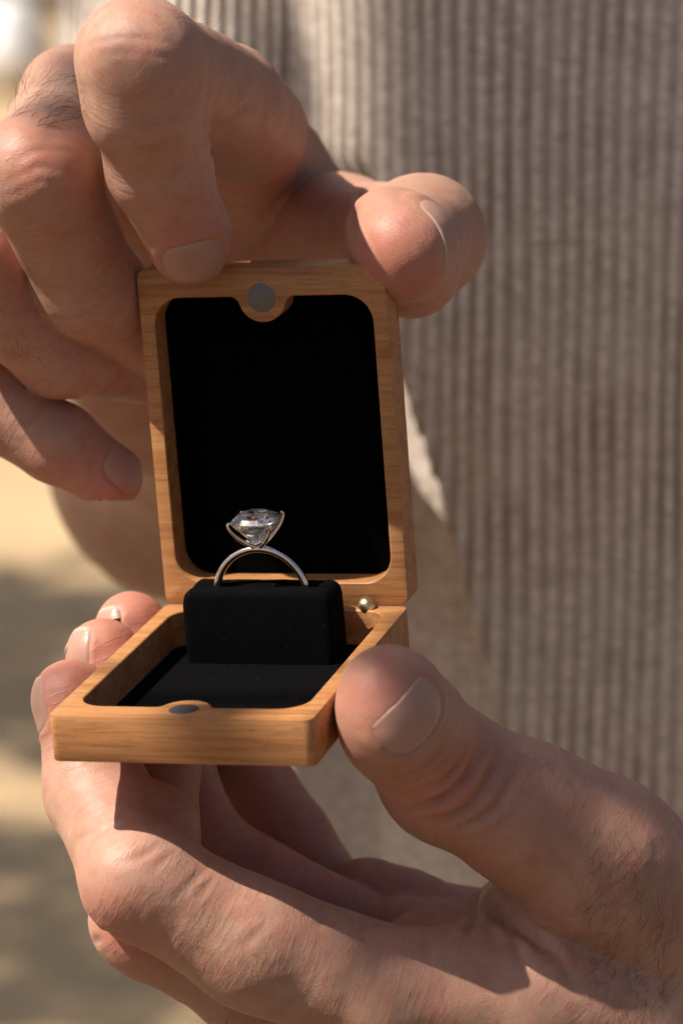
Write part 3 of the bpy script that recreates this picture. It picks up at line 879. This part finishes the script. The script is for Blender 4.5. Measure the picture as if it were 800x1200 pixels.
hs = hairs(HL, [(590, 865), (640, 885), (670, 915), (640, 930), (600, 895)], 26, 5.5, (-.2, -.9, 0), .7, .03)
hs += hairs(HL, [(700, 960), (790, 980), (800, 1190), (720, 1190), (670, 1090)], 290, 7, (-.5, -.7, 0), .8, .034)
hs += hairs(HL, [(180, 1150), (260, 1185), (300, 1199), (200, 1199)], 36, 4, (-.3, -.9, 0), .7, .03)
hair_obj(hs, 'hand_hair')

# ---- knit shirt
PITCHR = 4.3
def fold(u, v): return noise.noise(Vector((u * 9, v * 6, 3.1))) * .006 + noise.noise(Vector((u * 22, v * 14, 7.7))) * .0022
def trunk_mesh():
    # front half dense, back half coarse
    z = np.linspace(.86, 1.50, 130)
    front = np.arange(0, .30, .00062); Cf = len(front)
    A, Bx = .185, .09
    th0 = math.pi * 1.03
    ths = []; s = []; th = math.pi - .25; acc = 0
    # march round the ellipse by arc length; theta = pi is the wearer's right (image left), 3/2 pi the front
    step = .0006
    while th < math.pi * 2 + .25:
        ths.append(th); s.append(acc)
        dl = math.hypot(A * math.sin(th), Bx * math.cos(th)); th += step / dl; acc += step
        if acc > .26: step = .0012
    back = np.linspace(th, math.pi * 3 - .25, 60)[:-1]
    for q in back: ths.append(q); s.append(s[-1] + .008)
    ths = np.array(ths); s = np.array(s)
    T, Z = np.meshgrid(ths, z, indexing='ij'); Sg = np.repeat(s[:, None], len(z), 1)
    taper = 1 - .04 * np.clip((1.2 - Z) / .3, 0, 1) - .25 * np.clip((Z - 1.40) / .1, 0, 1) ** 2
    wob = np.array([noise.noise(Vector((a * 60, b * 14, 1.7))) for a, b in zip(Sg.ravel(), Z.ravel())]).reshape(T.shape) * 1.9
    ph = 2 * np.pi * Sg / (PITCHR * .001) + .9 * np.sin(Z * 7) + 1.6 * (Z - 1.2) + wob
    rib = np.cos(ph)
    fo = np.array([fold(a, b) for a, b in zip(Sg.ravel(), Z.ravel())]).reshape(T.shape)
    PH = R_(15); cph, sph = math.cos(PH), math.sin(PH)
    ex, ey = A * taper * np.cos(T), Bx * taper * np.sin(T)
    X0 = TX + ex * cph - ey * sph
    # the ribbed front panel ends in an edge that runs down and to the right
    ed = np.interp(Z, [1.0, 1.121, 1.178, 1.215, 1.30, 1.6], [.064, .042, .027, .0145, .0105, .0])
    inn = np.clip((ed - X0) / .003, 0, 1) * (np.sin(T) < 0)
    inn = inn * inn * (3 - 2 * inn)
    wz = np.clip((1.262 - Z) / .03, 0, 1); inn = inn * wz
    amp = .00055 * np.sign(rib) * np.abs(rib) ** .7 * (1 - .75 * inn)
    bead = .0012 * wz * np.exp(-((X0 - ed - .002) / .002) ** 2) * (np.sin(T) < 0)
    rr = fo + amp - np.interp(Z, [1.1, 1.178, 1.215, 1.30], [.022, .022, .020, .018]) * inn + bead
    nx, ny = np.cos(T) * cph - np.sin(T) * sph, np.cos(T) * sph + np.sin(T) * cph
    X = X0 + rr * nx; Y = TY + ex * sph + ey * cph + rr * ny
    V = np.stack([X, Y, Z], -1).reshape(-1, 3)
    n, m = T.shape; I = np.arange(n * m).reshape(n, m); J = np.roll(I, -1, 0)
    F = np.stack([I[:, :-1], J[:, :-1], J[:, 1:], I[:, 1:]], -1).reshape(-1, 4)
    me = mesh_np('shirt', V, F)
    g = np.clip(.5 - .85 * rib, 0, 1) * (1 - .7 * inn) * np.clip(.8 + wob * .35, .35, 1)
    fattr(me, 'groove_shade', g.ravel())
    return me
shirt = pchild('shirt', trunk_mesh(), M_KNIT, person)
def sleeve_mesh(pts, rad, n_around, rows, seed):
    P = [Vector(view2world(p)) for p in pts]
    # resample
    L = [0]
    for a, b in zip(P[:-1], P[1:]): L.append(L[-1] + (b - a).length)
    tt = np.linspace(0, L[-1], rows)
    C = np.array([np.interp(tt, L, [p[i] for p in P]) for i in range(3)]).T
    Rr = np.interp(tt, L, rad)
    for _ in range(int(rows * .12)):
        C[1:-1] = (C[:-2] + C[1:-1] + C[2:]) / 3; Rr[1:-1] = (Rr[:-2] + Rr[1:-1] + Rr[2:]) / 3
    T = np.gradient(C, axis=0); T /= np.linalg.norm(T, axis=1, keepdims=True)
    a = np.cross(T[0], [1, .2, .1]); a /= np.linalg.norm(a); V = []; G = []
    nr = int(2 * math.pi * Rr.mean() / (PITCHR * .001))
    th = np.linspace(0, 2 * np.pi, n_around, endpoint=False)
    for i in range(rows):
        a = a - T[i] * (a @ T[i]); a /= np.linalg.norm(a); b = np.cross(T[i], a)
        rib = np.cos(nr * th)
        fo = np.array([noise.noise(Vector((math.cos(q) * 1.6 + seed, math.sin(q) * 1.6, tt[i] * 22))) for q in th]) * .005
        r = Rr[i] + fo + .0006 * rib
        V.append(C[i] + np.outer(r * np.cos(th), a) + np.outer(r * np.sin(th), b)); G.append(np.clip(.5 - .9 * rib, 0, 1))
    V = np.concatenate(V); I = np.arange(rows * n_around).reshape(rows, n_around); J = np.roll(I, -1, 1)
    F = np.stack([I[:-1], J[:-1], J[1:], I[1:]], -1).reshape(-1, 4)
    me = mesh_np('sleeve', V, F); fattr(me, 'groove_shade', np.concatenate(G)); return me
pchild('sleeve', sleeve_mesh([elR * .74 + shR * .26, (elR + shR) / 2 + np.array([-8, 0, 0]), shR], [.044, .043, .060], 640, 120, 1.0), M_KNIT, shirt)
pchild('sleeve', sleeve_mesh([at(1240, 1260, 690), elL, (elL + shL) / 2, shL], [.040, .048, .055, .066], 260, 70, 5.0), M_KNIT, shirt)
tt = NT('dark_trousers'); tt.set(Base_Color=(.05, .055, .07), Roughness=.9)
bm = bmesh.new()
for s in (-1, 1):
    tube(bm, [(TX + s * .085, TY, .95), (TX + s * .095, TY, .6), (TX + s * .10, TY + .01, .02)], [(.10, .11), (.085, .085), (.075, .08)], 24)
pchild('trousers', from_bm('trousers', bm, True), tt.m, person)

# ================================================================== the place behind
g = NT('sandy_ground')
v = g.coord()
c = g.mix(g.ramp(g.noise(v, 1.3, 5, .6), [(.35, (0, 0, 0)), (.65, (1, 1, 1))]), (.42, .285, .155), (.60, .43, .245))
c = g.mix(g.math('MULTIPLY', g.ramp(g.noise(v, 40, 4, .7), [(.5, (0, 0, 0)), (.7, (1, 1, 1))]), .5), c, (.22, .17, .11))
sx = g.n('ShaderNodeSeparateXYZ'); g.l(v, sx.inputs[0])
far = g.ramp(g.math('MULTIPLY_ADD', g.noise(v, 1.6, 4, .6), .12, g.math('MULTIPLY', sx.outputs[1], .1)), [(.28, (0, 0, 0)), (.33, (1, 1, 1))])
near_dark = g.mix(g.ramp(g.noise(v, 25, 5, .7), [(.4, (0, 0, 0)), (.65, (1, 1, 1))]), (.10, .07, .042), (.21, .15, .095))  # near ground out of view, darkened to cut its bounce fill
c = g.mix(far, near_dark, c)
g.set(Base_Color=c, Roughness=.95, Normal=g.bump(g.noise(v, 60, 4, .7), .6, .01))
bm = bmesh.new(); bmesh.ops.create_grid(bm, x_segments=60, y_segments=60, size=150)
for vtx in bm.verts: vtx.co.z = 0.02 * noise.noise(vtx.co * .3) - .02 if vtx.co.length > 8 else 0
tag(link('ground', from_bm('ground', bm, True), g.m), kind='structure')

bark = NT('bark'); v = bark.coord((30, 30, 6)); nb = bark.noise(v, 1, 6, .65, .4)
bark.set(Base_Color=bark.ramp(nb, [(.3, (.06, .042, .03)), (.7, (.22, .165, .12))]), Roughness=.95, Normal=bark.bump(nb, .9, .01))
leaf = NT('leaf'); oi = leaf.n('ShaderNodeObjectInfo')
leaf.set(Base_Color=leaf.mix(leaf.noise(leaf.coord(), 3, 3, .6), (.045, .085, .02), (.09, .13, .03)), Roughness=.55)
def tree(name, label, x, y, h, r, lean, crown_c, crown_r, nleaf, seed, leafsize=.06, shade_twigs=(), spots=None):
    rnd = random.Random(seed); t = empty(name, (x, y, 0)); tag(t, label, 'tree')
    bm = bmesh.new(); top = Vector((lean[0], lean[1], h))
    tube(bm, [top * (i / 10) + Vector((.006 * math.sin(i), .006 * math.cos(i * 1.3), 0)) * (i / 10) for i in range(11)], [r * (1 - .1 * i / 10) for i in range(11)], 18)
    ctr = Vector(crown_c)
    tips = []
    for k in range(14):
        d = Vector((rnd.gauss(0, 1), rnd.gauss(0, 1), rnd.gauss(.2, .6))).normalized()
        s0 = top * rnd.uniform(.84, 1.0); e = ctr + Vector((d.x * crown_r[0], d.y * crown_r[1], d.z * crown_r[2])) * rnd.uniform(.6, .95)
        m = (s0 + e) / 2 + Vector((0, 0, .15)); tube(bm, [s0, m, e], [r * .35, r * .22, r * .06], 8); tips += [m, e]
    link('trunk', from_bm('trunk', bm, True), bark.m, t)
    V, F = [], []
    for tw, nl in shade_twigs:
        q = Vector(tw) - Vector((x, y, 0)); s0 = Vector((lean[0] * q.z / h, lean[1] * q.z / h, q.z - .18))
        bmt = bmesh.new(); tube(bmt, [s0, (s0 + q) / 2 + Vector((0, 0, .03)), q], [.006, .004, .002], 7); link('shade_twig', from_bm('shade_twig', bmt, True), bark.m, t)
        for i in range(nl):
            c = q + Vector((rnd.gauss(0, .045), rnd.gauss(0, .035), rnd.gauss(0, .04)))
            a = Vector((rnd.gauss(0, 1), rnd.gauss(0, 1), rnd.gauss(0, .5))).normalized(); b = a.cross(Vector((rnd.gauss(0, .4), rnd.gauss(0, .4), 1))).normalized(); o = len(V)
            V += [c, c + a * .02 + b * .010, c + a * .042, c + a * .02 - b * .010]; F.append((o, o + 1, o + 2, o + 3))
    clumps = [tips[rnd.randrange(len(tips))] + Vector((rnd.gauss(0, .25), rnd.gauss(0, .25), rnd.gauss(0, .2))) for _ in range(nleaf // 60)]
    if spots:
        clumps = [Vector(q) - Vector((x, y, 0)) for q in spots]
        bmt = bmesh.new()
        for q in clumps: s0 = top * rnd.uniform(.8, 1.0); tube(bmt, [s0, (s0 + q) / 2 + Vector((0, 0, .12)), q], [.022, .014, .006], 7)
        link('limb', from_bm('limb', bmt, True), bark.m, t)
    for i in range(nleaf):
        c = clumps[rnd.randrange(len(clumps))] + Vector((rnd.gauss(0, .10), rnd.gauss(0, .10), rnd.gauss(0, .06)))
        a = Vector((rnd.gauss(0, 1), rnd.gauss(0, 1), rnd.gauss(0, .5))).normalized(); b = a.cross(Vector((rnd.gauss(0, .4), rnd.gauss(0, .4), 1))).normalized()
        L = leafsize * rnd.uniform(.7, 1.3); w = L * .32; o = len(V)
        V += [c, c + a * L * .5 + b * w, c + a * L, c + a * L * .5 - b * w]; F.append((o, o + 1, o + 2, o + 3))
    me = mesh_np('crown', np.array([tuple(q) for q in V]), F, False)
    link('crown', me, leaf.m, t)
    return t
# slender tree added out of view on the left: stem shades the knit, high thin crown
def along(p, L): return Vector(p) + sdir * L
# its stem is placed to block the sun from the knit front
t_edge = math.cos(SUN_AZ) * .010 - math.sin(SUN_AZ) * .8600
rt = .056
tq = t_edge + rt; L = 1.15
hx, hy = math.sin(SUN_AZ), math.cos(SUN_AZ)
bx, by = .012 - hx * L, (hy * .012 - tq) / hx - hy * L
tree('sun_blocker_tree', 'unseen slender tree added left of the person to shade the knit and arms', bx, by, 4.9, rt, (.0, .0), (.3, .3, 5.2), (.6, .6, .5), 1500, 11, .07, [(along(wpt(805, 1030, 645), 1.25), 26), (along(wpt(120, 650, 890), 1.3), 55), (along(wpt(90, 620, 890), 1.22), 30)])  # leafy twigs added on the sun rays to shade wrist and forearm
def on_ground(px, py):
    d = VM @ np.array([(px - 400) / FOC, -(py - 600) / FOC, 1.0]); return Vector((0, 0, CAMZ)) + Vector(d) * (-CAMZ / d[2])
spots = []
for py, xs in ((715, (-60, 0, 60, 120, 175)), (810, (-50, 20, 80)), (850, (30,)), (1005, (-40, 30)), (1090, (90,)), (1160, (0, 60, 130))):
    for px in xs: spots.append(along(on_ground(px + random.uniform(-12, 12), py + random.uniform(-8, 8)), 5.0 + random.uniform(-.5, .5)))
c1 = sum((Vector(q) for q in spots), Vector()) / len(spots)
tree('shade_tree', 'leafy tree whose dappled shadow falls on the sandy ground', c1.x - .3, c1.y + .5, 3.6, .11, (.2, -.3), (.3, -.5, c1.z), (.9, 1.6, .3), 900, 3, .075, (), spots)

# pale boulder and a dark shrub far up the slope of ground
def boulder():
    bm = bmesh.new(); bmesh.ops.create_icosphere(bm, subdivisions=4, radius=1)
    for v in bm.verts:
        n = v.co.normalized(); k = 1 + .22 * noise.noise(n * 1.4 + Vector((3, 1, 0))) + .07 * noise.noise(n * 4)
        v.co = Vector((n.x * .17 * k, n.y * .16 * k, max(n.z, -.6) * .15 * k + .08))
    st = NT('pale_limestone'); vv = st.coord(); nn = st.noise(vv, 9, 6, .65)
    st.set(Base_Color=st.ramp(nn, [(.3, (.76, .75, .73)), (.6, (.90, .89, .88))]), Roughness=.9, Normal=st.bump(nn, .5, .02))
    o = link('boulder', from_bm('boulder', bm, True), st.m); o.location = (-1.02, 10.2, .0); return o
tag(boulder(), 'pale sunlit boulder lying on the ground far behind the upper hand', 'boulder')
def shrub(x, y, label, seed):
    rnd = random.Random(seed); t = empty('shrub', (x, y, 0)); tag(t, label, 'shrub')
    bm = bmesh.new()
    for k in range(9):
        a = rnd.uniform(0, 6.28); tube(bm, [(0, 0, 0), (.2 * math.cos(a), .2 * math.sin(a), .35), (.45 * math.cos(a), .4 * math.sin(a), .75)], [.02, .014, .006], 6)
    link('stem', from_bm('stem', bm, True), bark.m, t)
    V, F = [], []
    for i in range(3500):
        d = Vector((rnd.gauss(0, 1), rnd.gauss(0, 1), rnd.gauss(0, 1))).normalized() * rnd.uniform(.5, 1) ** .5
        c = Vector((d.x * .8, d.y * .5, .55 + d.z * .5)) * (1 + .2 * noise.noise(d * 2))
        if c.z < .03: continue
        a = Vector((rnd.gauss(0, 1), rnd.gauss(0, 1), rnd.gauss(0, .7))).normalized(); b = a.orthogonal().normalized(); o = len(V)
        V += [c, c + a * .03 + b * .012, c + a * .06, c + a * .03 - b * .012]; F.append((o, o + 1, o + 2, o + 3))
    link('foliage', mesh_np('foliage', np.array([tuple(q) for q in V]), F, False), leaf.m, t)
shrub(-1.25, 12.4, 'dark green shrub behind the pale boulder at the top left corner', 5)
